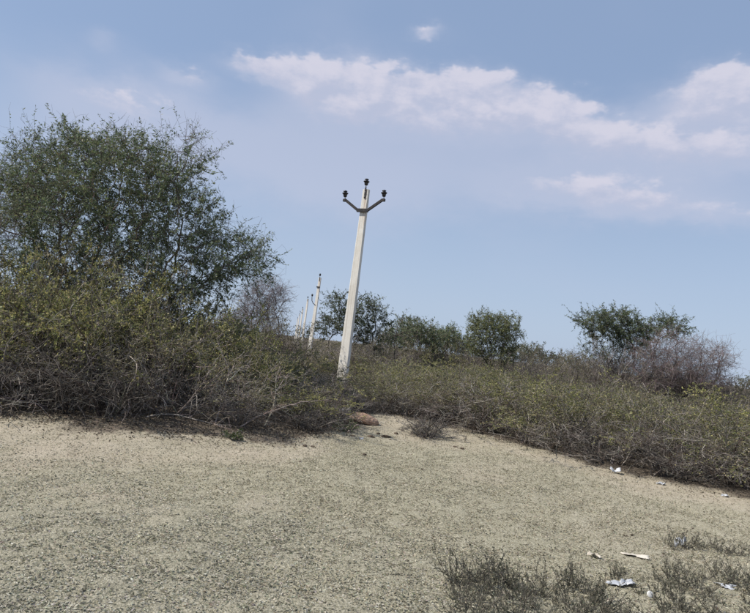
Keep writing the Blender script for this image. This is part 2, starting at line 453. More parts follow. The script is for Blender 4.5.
def merge(G, src, loc, rz, sc):
    c, s = math.cos(rz), math.sin(rz); Rm = np.array([[c, -s, 0], [s, c, 0], [0, 0, 1.0]])
    base = 0
    v = np.concatenate(src.v); cc = np.concatenate(src.c)
    G.add((v * sc) @ Rm.T + np.asarray(loc), np.concatenate(src.f), cc)


# ------------------------------------------------------------------ poles
def mat_concrete():
    m, T, out = new_mat('whitewashed_concrete')
    tc = T.node('ShaderNodeTexCoord'); P = tc.outputs['Object']
    st = T.vmath('MULTIPLY', P, (22, 22, 0.55)).outputs[0]
    streak = T.noise(st, 1.0, 4.0, 0.6); blot = T.noise(P, 2.4, 5.0, 0.65); fine = T.noise(P, 40, 4.0, 0.6)
    s = T.node('ShaderNodeSeparateXYZ'); T.l.new(P, s.inputs[0])
    c = T.mix(T.ramp(blot, 0.35, 0.7), (0.70, 0.66, 0.585, 1), (0.80, 0.77, 0.70, 1))
    c = T.mix(T.math('MULTIPLY', T.ramp(streak, 0.52, 0.68), 0.45), c, (0.42, 0.36, 0.29, 1))
    rust = T.math('MULTIPLY', T.ramp(streak, 0.5, 0.62), T.ramp(s.outputs[2], 3.6, 6.2))
    c = T.mix(T.math('MULTIPLY', rust, 0.6), c, (0.40, 0.24, 0.15, 1))
    c = T.mix(T.math('MULTIPLY', T.ramp(fine, 0.58, 0.72), 0.35), c, (0.40, 0.37, 0.32, 1))
    low = T.ramp(T.math('ADD', s.outputs[2], T.math('MULTIPLY', blot, 0.8)), 0.55, 1.1, 1.0, 0.0)
    c = T.mix(T.math('MULTIPLY', low, 0.55), c, (0.40, 0.37, 0.31, 1))
    b = T.node('ShaderNodeBsdfPrincipled'); T.l.new(c, b.inputs['Base Color']); b.inputs['Roughness'].default_value = 0.92
    b.inputs['Specular IOR Level'].default_value = 0.2
    bp = T.node('ShaderNodeBump'); bp.inputs['Strength'].default_value = 0.35; bp.inputs['Distance'].default_value = 0.01
    T.l.new(T.math('ADD', fine, blot), bp.inputs['Height']); T.l.new(bp.outputs[0], b.inputs['Normal'])
    T.l.new(b.outputs[0], out.inputs[0])
    return m


def mat_plain(name, c1, c2, scale, rough, metal=0.0, spec=0.5, bump=0.0):
    m, T, out = new_mat(name); tc = T.node('ShaderNodeTexCoord')
    n = T.noise(tc.outputs['Object'], scale, 5.0, 0.6)
    b = T.node('ShaderNodeBsdfPrincipled'); T.l.new(T.mix(T.ramp(n, 0.35, 0.65), c1 + (1,), c2 + (1,)), b.inputs['Base Color'])
    b.inputs['Roughness'].default_value = rough; b.inputs['Metallic'].default_value = metal; b.inputs['Specular IOR Level'].default_value = spec
    if bump:
        bp = T.node('ShaderNodeBump'); bp.inputs['Strength'].default_value = bump; bp.inputs['Distance'].default_value = 0.02
        T.l.new(n, bp.inputs['Height']); T.l.new(bp.outputs[0], b.inputs['Normal'])
    T.l.new(b.outputs[0], out.inputs[0])
    return m


M_CONC = mat_concrete()
M_STEEL = mat_plain('weathered_black_steel', (0.020, 0.020, 0.024), (0.05, 0.042, 0.038), 14, 0.7, 0.0, 0.3, 0.2)
M_PORC = mat_plain('dark_glazed_porcelain', (0.018, 0.017, 0.022), (0.030, 0.026, 0.028), 8, 0.3, 0.0, 0.5)
M_GALV = mat_plain('galvanised_pin', (0.22, 0.22, 0.24), (0.34, 0.34, 0.36), 20, 0.6, 0.3)


def bm_mesh(name, bm, mat, bevel=0.0, smooth=False):
    if bevel: bmesh.ops.bevel(bm, geom=list(bm.edges), offset=bevel, segments=2, affect='EDGES', profile=0.6)
    bmesh.ops.recalc_face_normals(bm, faces=list(bm.faces))
    me = bpy.data.meshes.new(name); bm.to_mesh(me); bm.free(); me.materials.append(mat)
    for p in me.polygons: p.use_smooth = smooth
    return me


def bm_beam(bm, a, b, w, d, side=Vector((0, 1, 0))):
    """square bar from a to b: w across, d along side"""
    a, b = Vector(a), Vector(b); t = (b - a).normalized(); s = (side - t * side.dot(t)).normalized(); u = t.cross(s)
    vs = [[bm.verts.new(p + u * (i * w / 2) + s * (j * d / 2)) for i, j in ((-1, -1), (1, -1), (1, 1), (-1, 1))] for p in (a, b)]
    for k in range(4): bm.faces.new((vs[0][k], vs[0][(k + 1) % 4], vs[1][(k + 1) % 4], vs[1][k]))
    bm.faces.new(vs[0][::-1]); bm.faces.new(vs[1])


def bm_lathe(bm, prof, n=20):
    rings = []
    for (r, z) in prof:
        rings.append([bm.verts.new((r * math.cos(2 * math.pi * i / n), r * math.sin(2 * math.pi * i / n), z)) for i in range(n)])
    for a, b in zip(rings, rings[1:]):
        for i in range(n): bm.faces.new((a[i], a[(i + 1) % n], b[(i + 1) % n], b[i]))
    bm.faces.new(rings[0][::-1]); bm.faces.new(rings[-1])


def insulator_mesh():
    bm = bmesh.new()
    bm_lathe(bm, [(0.040, 0.0), (0.062, 0.012), (0.072, 0.05), (0.078, 0.088), (0.088, 0.112), (0.098, 0.128), (0.118, 0.142), (0.124, 0.152), (0.112, 0.166),
                  (0.080, 0.180), (0.062, 0.196), (0.064, 0.212), (0.082, 0.224), (0.078, 0.244), (0.055, 0.258), (0.02, 0.264)])
    return bm_mesh('insulator', bm, M_PORC, 0, True)


def pin_mesh(h):
    bm = bmesh.new(); bm_lathe(bm, [(0.017, -h), (0.017, -h * .5), (0.026, -h * .5), (0.026, -h * .42), (0.016, -h * .42), (0.016, 0.02)], 10)
    return bm_mesh('pin', bm, M_GALV, 0, False)


ME_INS = insulator_mesh(); ME_PIN = pin_mesh(0.10)


def shaft_mesh(H, w0, w1, d0, d1, depth):
    bm = bmesh.new(); zs = [-depth, 0, H * .25, H * .5, H * .75, H]; rings = []
    for z in zs:
        t = max(z, 0) / H; w, d = (w0 + (w1 - w0) * t) / 2, (d0 + (d1 - d0) * t) / 2; c = 0.012
        rings.append([bm.verts.new(p + (z,)) for p in ((-w + c, -d), (w - c, -d), (w, -d + c), (w, d - c), (w - c, d), (-w + c, d), (-w, d - c), (-w, -d + c))])
    for a, b in zip(rings, rings[1:]):
        for i in range(8): bm.faces.new((a[i], a[(i + 1) % 8], b[(i + 1) % 8], b[i]))
    bm.faces.new(rings[0][::-1]); bm.faces.new(rings[-1])
    return bm_mesh('shaft', bm, M_CONC)


POLE_H = 6.33
ME_SHAFT = shaft_mesh(POLE_H, 0.335, 0.20, 0.17, 0.12, 1.2)


def insulator(root, pos, tilt=(0, 0), pin=True, pin_h=0.10):
    i = link('insulator', ME_INS, root, pos); i.rotation_euler = (tilt[0], tilt[1], 0); i.scale = (.82, .82, .82)
    if pin: link('pin', ME_PIN, i)
    return i


def pole(loc, label, lean, yaw, style):
    root = thing('utility_pole', label, 'utility pole', loc, 0, 'concrete poles of the power line')
    root.rotation_euler = (lean[0], lean[1], yaw)
    link('shaft', ME_SHAFT, root)
    top = POLE_H
    bm = bmesh.new(); bm_beam(bm, (0, -0.075, top - 0.30), (0, -0.075, top + 0.06), 0.05, 0.022)
    link('top_bracket', bm_mesh('top_bracket', bm, M_STEEL, 0.004), root)
    for z in (top - 0.24, top - 0.10):
        bm = bmesh.new(); bm_beam(bm, (0, -0.10, z), (0, -0.055, z), 0.03, 0.03, Vector((0, 0, 1)))
        link('bolt', bm_mesh('bolt', bm, M_GALV, 0.003), root)
    if style != 'none': insulator(root, (0, -0.075, top + 0.12))
    if style == 'vee':
        zc = top - 0.70; y = -0.098
        bm = bmesh.new(); bm_beam(bm, (-0.20, y, zc), (0.20, y, zc), 0.115, 0.06)
        link('clamp', bm_mesh('clamp', bm, M_STEEL, 0.008), root)
        for s in (-1, 1):
            bm = bmesh.new(); bm_beam(bm, (s * 0.17, y - 0.003, zc), (s * 0.675, y - 0.003, zc + 0.335 + (0.03 if s > 0 else 0)), 0.085, 0.055)
            link('arm', bm_mesh('arm', bm, M_STEEL, 0.006), root)
            zt = zc + 0.335 + (0.03 if s > 0 else 0)
            bm = bmesh.new(); bm_beam(bm, (s * 0.64, y, zt - 0.02), (s * 0.74, y, zt - 0.02), 0.085, 0.08)
            link('end_plate', bm_mesh('end_plate', bm, M_STEEL, 0.006), root)
            insulator(root, (s * 0.69, y, zt + 0.085), (0, -R(5)))
    elif style == 'bent':
        zc = top - 0.80
        bm = bmesh.new(); bm_beam(bm, (-0.16, -0.09, zc), (0.16, -0.09, zc), 0.10, 0.05)
        link('clamp', bm_mesh('clamp', bm, M_STEEL, 0.006), root)
        zb = top - 2.3; pts = [(-0.05, -0.09, zb), (-0.25, -0.09, zb + 0.10), (-0.40, -0.09, zb + 0.32), (-0.44, -0.09, zb + 0.60)]
        G = Geo(); G.tubes(pts[:-1], pts[1:], 0.03, 0.03, 8, (0.03, 0.03, 0.03))
        link('bent_arm', G.mesh('bent_arm', M_STEEL, True), root)
        insulator(root, (-0.44, -0.09, zb + 0.66))
    elif style == 'clamp':
        zc = top - 0.8
        bm = bmesh.new(); bm_beam(bm, (-0.55, -0.09, zc + .30), (-0.1, -0.09, zc), 0.07, 0.05); bm_beam(bm, (-0.1, -0.092, zc), (0.14, -0.092, zc), 0.09, 0.05)
        link('arm', bm_mesh('arm', bm, M_STEEL, 0.004), root)
    return root


def build_poles():
    b = ap(341, 388, 19.4)
    base = Vector((b.x, b.y, float(hgt(b.x, b.y))))
    vp = px_dir(289, 334); step = Vector((vp.x / vp.y, 1.0, 0)) * 31.3
    specs = [('tall whitewashed concrete pole with black vee crossarm, rising behind the red-brown rock', (0, R(0.7)), R(-25), 'vee'),
             ('second concrete pole of the line, with one bent hooked arm below its top insulator', (0, R(1.6)), R(-22), 'bent'),
             ('third concrete pole of the line, next beyond the one with the bent arm', (0, R(1.2)), R(-25), 'plain'),
             ('fourth concrete pole of the line, small and pale above the scrub', (0, R(1.4)), R(-25), 'clamp'),
             ('fifth concrete pole of the line, with only its top insulator', (0, R(0.6)), R(-25), 'plain'),
             ('sixth and farthest visible concrete pole of the line', (0, R(0.8)), R(-25), 'plain')]
    for k, (lab, lean, yaw, style) in enumerate(specs):
        p = base + step * k
        p.z = float(hgt(p.x, p.y)) + (0.0, 0.2, 0.3, 0.38, 0.38, 0.38)[k] - 0.02
        pole(p, lab, lean, yaw, style)


build_poles()


# ------------------------------------------------------------------ trees (grown towards points scattered in the crown)
def skeleton(seed, base, env, n_att, step, trunks=((0, 0),), trunk_h=0.4):
    """env: ellipsoids (cx, cy, cz, rx, ry, rz, weight) relative to the base"""
    rng = np.random.default_rng(seed)
    env = np.array(env, float); cnt = rng.multinomial(n_att, env[:, 6] / env[:, 6].sum()); A = []
    for e, c in zip(env, cnt):
        d = rdir(c, rng) * (rng.uniform(0, 1, (c, 1)) ** 0.40); A.append(e[:3] + d * e[3:6])
    A = np.concatenate(A); A = A[A[:, 2] > 0.15]
    N = []; par = []
    for (tx, ty) in trunks:
        p = np.array([tx, ty, -0.15]); d = rng.normal(size=3) * 0.15 + [tx * .6, ty * .6, 1]; d /= np.linalg.norm(d); prev = -1
        for i in range(int((trunk_h + 0.15) / step) + 1):
            N.append(p.copy()); par.append(prev); prev = len(N) - 1
            d = d + rng.normal(size=3) * 0.16; d /= np.linalg.norm(d); p = p + d * step
    N = list(N); P = np.array(N)
    best = np.full(len(A), 1e9); near = np.zeros(len(A), int)
    def upd(lo, hi):
        nonlocal best, near
        D = np.linalg.norm(A[:, None] - P[None, lo:hi], axis=2); m = D.argmin(1); dm = D[np.arange(len(A)), m]
        w = dm < best; best[w] = dm[w]; near[w] = m[w] + lo
    upd(0, len(P)); kill = step * 1.6; infl = 3.0
    for it in range(160):
        alive = (best > kill) & (best < infl)
        if not alive.any(): break
        idx = near[alive]; v = A[alive] - P[idx]; v /= np.linalg.norm(v, axis=1, keepdims=True)
        u, inv = np.unique(idx, return_inverse=True); s = np.zeros((len(u), 3)); np.add.at(s, inv, v)
        s = s / (np.linalg.norm(s, axis=1, keepdims=True) + 1e-9) + rng.normal(size=s.shape) * 0.28 + [0, 0, -0.03]
        s /= np.linalg.norm(s, axis=1, keepdims=True) + 1e-9
        lo = len(P); P = np.concatenate([P, P[u] + s * step]); par += list(u)
        upd(lo, len(P))
        if len(P) > 6000: break
    par = np.array(par); r = np.zeros(len(P)); ch = np.zeros(len(P), int)
    for i in range(len(P) - 1, -1, -1):
        if par[i] >= 0: ch[par[i]] += 1
    root = np.arange(len(P))
    for i in range(len(P)):
        if par[i] >= 0: root[i] = root[par[i]]
    return P, par, ch, rng, root


def tree(name, label, cat, loc, seed, env, n_att=700, step=0.16, trunks=((0, 0),), trunk_h=0.4, tip=0.004, expo=2.2, twigs=3, twig_len=0.45,
         leaves=14, lsize=0.07, lwid=0.016, pal=PROS, bark=((0.10, 0.082, 0.068), (0.15, 0.125, 0.105)), fine=2, group=None, leaf_fn=None, rmax=0.11, spike=0, feather=False):
    P, par, ch, rng, rid = skeleton(seed, None, env, n_att, step, trunks, trunk_h)
    n = len(P); acc = np.zeros(n)
    for i in range(n - 1, -1, -1):
        if ch[i] == 0: acc[i] = tip ** expo
        if par[i] >= 0: acc[par[i]] += acc[i]
    r = np.minimum(acc ** (1 / expo), rmax)
    Tn, Bn, Lf = Geo(), Geo(), Geo()
    ok = par >= 0; c = np.where(ok)[0]; p = par[c]
    r0 = np.minimum(r[p], r[c] * 1.3); r1 = r[c]
    big = r[c] > max(0.012, r.max() * 0.32)
    colr = jit(bark[0], len(c), rng, 0.2)
    trunk_geos = []
    for k in np.unique(rid[c[big]]):
        Tn = Geo(); m = big & (rid[c] == k); Tn.tubes(P[p[m]], P[c[m]], r0[m], r1[m], 8, colr[m]); trunk_geos.append(Tn)
    Bn.tubes(P[p[~big]], P[c[~big]], r0[~big], r1[~big], 4, colr[~big])
    # twigs on the thin wood
    thin = c[(r[c] < tip * 3.2)]; tp = np.repeat(thin, twigs); nt = len(tp)
    dloc = P[tp] - P[par[tp]]; dloc /= np.linalg.norm(dloc, axis=1, keepdims=True) + 1e-9
    t1 = grow(P[tp], dloc * 0.8 + rdir(nt, rng) * 0.9, twig_len * rng.uniform(.4, 1.25, nt), 4, 0.16, rng.uniform(-0.5, 0.45, nt), rng)
    chain_tubes(Bn, t1, tip * 0.8, tip * 0.35, 3, jit(bark[1], nt, rng, 0.25))
    if fine:
        q, d, _, _ = pick(t1, fine, 0.2, 1.0, rng); t2 = grow(q, d * .5 + rdir(len(q), rng), twig_len * rng.uniform(.2, .5, len(q)), 2, 0.2, -0.2, rng)
        chain_tubes(Bn, t2, tip * 0.5, tip * 0.28, 3, jit(bark[1], len(q), rng, 0.3))
    if spike:
        tips = c[ch[c] == 0]; hi = tips[np.argsort(P[tips, 2] + 0.35 * np.hypot(P[tips, 0], P[tips, 1]))[-spike * 3:]]; hi = rng.choice(hi, min(spike, len(hi)), replace=False)
        dd = P[hi] - P[par[hi]]; dd /= np.linalg.norm(dd, axis=1, keepdims=True)
        t3 = grow(P[hi], dd + rdir(len(hi), rng) * .3 + [0, 0, .35], rng.uniform(.3, .95, len(hi)), 7, 0.09, 0.1, rng)
        chain_tubes(Bn, t3, tip * 0.9, tip * 0.35, 3, jit(bark[1], len(hi), rng, 0.25))
    root = thing(name, label, cat, loc, 0, group)
    if leaves:
        src = [t1] + ([t3[:, ::2][:, :4]] if False else [])
        q, d, idx, t = pick(t1, leaves, 0.1, 1.0, rng); n2 = len(q)
        keep = np.ones(n2, bool)
        if leaf_fn is not None: keep = rng.uniform(0, 1, n2) < leaf_fn(q)
        q, d = q[keep], d[keep]; n2 = len(q)
        if feather:
            # pairs of narrow leaves standing off the twig, in one plane for each twig
            pl = rdir(nt, rng)[idx[keep]]; side = np.cross(d, pl); side /= np.linalg.norm(side, axis=1, keepdims=True) + 1e-9
            ld = d * .45 + side * np.where(rng.uniform(0, 1, (n2, 1)) < .5, 1, -1) + rdir(n2, rng) * .25
        else: ld = d * 0.35 + rdir(n2, rng) * 0.9 + [0, 0, -0.1]
        Lf.leaves(q, ld, lsize * rng.uniform(.6, 1.3, n2), lwid * rng.uniform(.6, 1.4, n2), palette(pal, n2, rng, 0.22), rng, 0.08)
        if spike:
            q, d, _, _ = pick(t3, 26, 0.15, 1.0, rng); n3 = len(q)
            Lf.leaves(q, d * 0.35 + rdir(n3, rng) * 0.9, lsize * 0.8 * rng.uniform(.5, 1.2, n3), lwid * rng.uniform(.6, 1.3, n3), palette(pal, n3, rng, 0.22), rng, 0.08)
        link('crown', Lf.mesh('crown', M_LEAF), root)
    for Tn in trunk_geos: link('trunk', Tn.mesh('trunk', M_BARK, True), root)
    link('branches', Bn.mesh('branches', M_BARK, True), root)
    return root


def stand(px, dist, py=335.0):
    p = ap(px, py, dist); return Vector((p.x, p.y, float(hgt(p.x, p.y)) - 0.02))


def rel(px, py, dist, base):
    """height and sideways offset of a point of a crown from its foot"""
    p = ap(px, py, dist); return (p.x - base.x, p.z - base.z)


def crown(base, dist, blobs):
    """blobs: px, py, half width px, half height px, depth offset m, weight"""
    k = dist / FPX; out = []
    for (px, py, a, b, dy, w) in blobs:
        x, z = rel(px, py, dist, base)
        out.append((x, dy, z, a * k, max(a, b) * k * 0.85, b * k, w))
    return out


def build_trees():
    # the big thorn tree over the thicket
    D = 12.4; b = stand(104, D, 300)
    env = crown(b, D, [(110, 215, 95, 75, 0, 5), (60, 190, 62, 68, .3, 3), (160, 190, 66, 60, -.2, 3), (195, 245, 62, 48, .2, 2.4), (238, 262, 44, 24, -.3, 1.1),
                       (35, 245, 62, 55, .2, 2.2), (185, 150, 36, 24, 0, .7), (55, 145, 36, 24, 0, .6), (110, 150, 40, 24, 0, .7), (-15, 225, 45, 60, .3, 1.2), (140, 280, 90, 30, 0, 1.6)])
    rb = np.random.default_rng(91); clumps = []
    while len(clumps) < 34:
        px, py = rb.uniform(-20, 262), rb.uniform(118, 300)
        if ((px - 105) / 150) ** 2 + ((py - 228) / 108) ** 2 < 1 and not (px > 215 and py < 200): clumps.append((px, py, rb.uniform(15, 27), rb.uniform(11, 20), rb.uniform(-1.3, 1.3), .34))
    env = [e[:6] + (e[6] * .42,) for e in env] + crown(b, D, clumps)
    def lf(q):
        c = vnoise(q[:, 0] + .4 * q[:, 1], q[:, 2] + .3 * q[:, 1], 1.5, 4, 3)
        return np.clip((c - .27) * 4.5, .10, 1) * np.clip(1 - .45 * np.exp(-((q[:, 0] - .6) ** 2 / 3 + (q[:, 2] - 1.5) ** 2 / .6)), .2, 1)
    tree('thorn_tree', 'big spreading green thorn tree rising out of the thicket', 'tree', b, 11, env, n_att=2300, step=0.15, trunks=((0, 0), (.25, .1), (-.3, .15), (.1, -.2), (-.1, .3)),
         trunk_h=0.6, tip=0.0042, twigs=3, twig_len=0.55, leaves=32, lsize=0.066, lwid=0.018, fine=3, spike=75, rmax=0.10, feather=True, leaf_fn=lf, bark=((.15, .118, .095), (.19, .16, .14)))
    # bare tree at its side
    D = 14.5; b = stand(-22, D, 290)
    tree('bare_tree', 'grey leafless tree close beside the big thorn tree, away from the poles', 'tree', b, 23, crown(b, D, [(-20, 215, 48, 55, 0, 3), (5, 190, 30, 38, 0, 1.3), (-60, 200, 40, 50, 0, 1.5)]),
         n_att=600, step=0.15, trunks=((0, 0), (.2, .1)), twigs=4, twig_len=.5, leaves=0, fine=4, tip=.0045, bark=((.14, .12, .11), (.21, .18, .165)))
    # bare tree between the big thorn tree and the pole line
    D = 24.0; b = stand(270, D, 330)
    tree('bare_tree', 'grey leafless tree between the big thorn tree and the pole line', 'tree', b, 31, crown(b, D, [(266, 298, 24, 23, 0, 3), (256, 312, 24, 16, 0, 1), (245, 322, 26, 10, 0, .6)]),
         n_att=620, step=0.16, trunks=((0, 0), (.3, .1), (-.35, 0)), twigs=5, twig_len=.55, leaves=0, fine=4, tip=.0065, bark=((.12, .10, .095), (.21, .175, .165)))
    # trees behind the tall pole
    D = 23.5; b = stand(359, D, 350)
    tree('thorn_tree', 'dark-trunked green thorn tree just behind the tall pole', 'tree', b, 41, crown(b, D, [(340, 303, 17, 12, 0, 1.4), (366, 308, 22, 14, 0, 2), (358, 328, 24, 16, .3, 1.6), (380, 318, 14, 14, 0, .9), (350, 316, 14, 12, 0, .7), (372, 340, 22, 14, .4, .8)]),
         n_att=560, step=0.16, trunks=((0, 0), (.15, .1)), trunk_h=1.0, twigs=3, twig_len=.42, leaves=11, lsize=.10, lwid=.028, tip=.006, rmax=.12, bark=((.055, .047, .042), (.12, .10, .088)))
    D = 62.0; b = stand(331, D, 338)
    tree('thorn_tree', 'far dark rounded thorn tree seen past the second pole', 'tree', b, 43, crown(b, D, [(331, 323, 16, 12, 0, 2), (318, 330, 12, 9, 0, 1), (345, 328, 12, 10, 0, 1)]),
         n_att=300, step=0.4, twigs=3, twig_len=.9, leaves=9, lsize=.26, lwid=.10, tip=.012, fine=1, pal=[((.062, .078, .042), 3), ((.09, .10, .05), 2)])
    # row of bushy trees
    rows = [(398, 27, 44, [(400, 330, 13, 14, 0, 2), (390, 338, 10, 11, 0, 1)], 'greyish twiggy thorn tree beside the dark-trunked one behind the tall pole', 5, 51),
            (423, 33, 38, [(421, 332, 17, 14, 0, 2), (408, 338, 12, 10, 0, 1), (432, 340, 12, 10, 0, 1)], 'green bushy thorn tree in the row between tall pole and rounded tree', 10, 52),
            (410, 41, 38, [(410, 332, 20, 15, 0, 2), (392, 338, 14, 12, 0, 1)], 'broad dark thorn tree standing behind the row, nearer the tall pole', 10, 54),
            (446, 42, 38, [(444, 337, 20, 13, 0, 2), (462, 346, 14, 10, 0, 1)], 'broad dark thorn tree standing behind the row, nearer the rounded tree', 10, 55),
            (448, 35, 38, [(447, 338, 16, 12, 0, 2), (436, 344, 14, 9, 0, 1), (460, 345, 10, 9, 0, .7)], 'low green thorn tree next to the rounded tree', 9, 53)]
    for (px, D, _, bl, lab, lv, sd_) in rows:
        b = stand(px, D, 352)
        tree('thorn_tree', lab, 'tree', b, sd_, crown(b, D, bl), n_att=420, step=.2, trunks=((0, 0), (.2, .1)), twigs=3, twig_len=.5, leaves=lv, lsize=.13, lwid=.045, tip=.007, fine=2,
             bark=((.075, .064, .056), (.15, .125, .11)), group='row of thorn trees behind the scrub')
    # rounded tree standing alone
    D = 31.0; b = stand(494, D, 360)
    tree('thorn_tree', 'rounded green thorn tree with dark lower branches, standing alone above the scrub', 'tree', b, 61,
         crown(b, D, [(494, 330, 29, 18, 0, 3), (486, 322, 18, 10, 0, 1), (508, 328, 16, 14, 0, 1), (494, 350, 27, 15, 0, 1.6), (474, 338, 12, 12, 0, .6)]),
         n_att=850, step=.17, trunks=((0, 0), (.25, .1), (-.25, 0), (0, -.2)), twigs=4, twig_len=.45, leaves=9, lsize=.11, lwid=.034, tip=.006, fine=2,
         leaf_fn=lambda q: np.clip((q[:, 2] - .7) / 1.1, .15, 1), pal=[((.19, .215, .095), 4), ((.135, .165, .08), 3), ((.26, .27, .115), 2.5)], bark=((.055, .046, .042), (.11, .092, .082)))
    # low far trees between the rounded tree and the right-hand pair
    far = [(533, 46, [(535, 357, 15, 11, 0, 2)], 7, 'low grey-green far tree nearest the rounded tree', 71), (552, 50, [(554, 361, 15, 10, 0, 2)], 8, 'low far tree halfway between rounded tree and flat-topped thorn tree', 72),
           (574, 44, [(574, 364, 15, 11, 0, 2), (590, 370, 11, 9, 0, 1)], 8, 'low far tree just short of the flat-topped thorn tree', 73), (746, 60, [(748, 385, 11, 9, 0, 2), (765, 383, 14, 12, 0, 2)], 8, 'small far green tree past the leafless shrub', 74),
           (522, 70, [(522, 352, 20, 9, 0, 2)], 7, 'faint far tree behind the rounded tree', 75)]
    for (px, D, bl, lv, lab, sd_) in far:
        b = stand(px, D, 372)
        tree('far_tree', lab, 'tree', b, sd_, crown(b, D, bl), n_att=260, step=.28, trunks=((0, 0), (.4, .1)), twigs=3, twig_len=.7, leaves=lv, lsize=.19, lwid=.075, tip=.010, fine=2,
             pal=[((.12, .14, .08), 3), ((.155, .16, .095), 2), ((.18, .16, .11), 1)], bark=((.10, .085, .076), (.19, .16, .145)), group='far trees on the skyline')
    # right-hand pair: green flat-topped tree and the leafless shrub before it
    D = 26.0; b = stand(630, D, 388)
    tree('thorn_tree', 'open-crowned green thorn tree beside the leafless pinkish-grey tree', 'tree', b, 81,
         crown(b, D, [(600, 322, 26, 14, 0, 2.2), (632, 334, 26, 16, 0, 2.2), (668, 328, 22, 13, 0, 1.2), (622, 318, 22, 10, 0, 1), (632, 364, 38, 24, 0, 2.4), (606, 358, 28, 22, 0, 1.0), (596, 376, 20, 14, .2, .7)]),
         n_att=900, step=.17, trunks=((0, 0), (.3, .1), (-.4, 0), (.1, .3)), trunk_h=.5, twigs=4, twig_len=.5, leaves=14, lsize=.10, lwid=.028, tip=.0055, fine=2, spike=10,
         leaf_fn=lambda q: np.clip((q[:, 2] - 2.0) / .9, .06, 1), bark=((.06, .05, .045), (.12, .10, .092)))
    D = 24.5; b = stand(688, D, 398)
    tree('bare_tree', 'leafless pinkish-grey twiggy tree beside the open-crowned green thorn tree', 'tree', b, 83,
         crown(b, D, [(690, 362, 34, 26, 0, 2.4), (715, 362, 22, 20, 0, 1.2), (655, 365, 30, 24, 0, 1.6), (676, 344, 24, 14, 0, .8), (700, 382, 34, 14, 0, 1)]),
         n_att=700, step=.17, trunks=((0, 0), (.4, .1), (-.5, 0), (-1.0, .1)), trunk_h=.3, twigs=5, twig_len=.6, leaves=0, tip=.0065, fine=4, bark=((.085, .07, .066), (.22, .178, .17)))


build_trees()


# ------------------------------------------------------------------ scrub
def make_shrub(name, S, Lf):
    me_s = S.mesh('stems', M_BARK, True); me_l = Lf.mesh('foliage', M_LEAF) if Lf.n else None
    def put(loc, rz, sc, label, group, tilt=(0, 0)):
        r = thing(name, label, 'shrub', loc, 0, group); r.rotation_euler = (tilt[0], tilt[1], rz); r.scale = sc
        link('stems', me_s, r)
        if me_l: link('foliage', me_l, r)
        return r
    return put


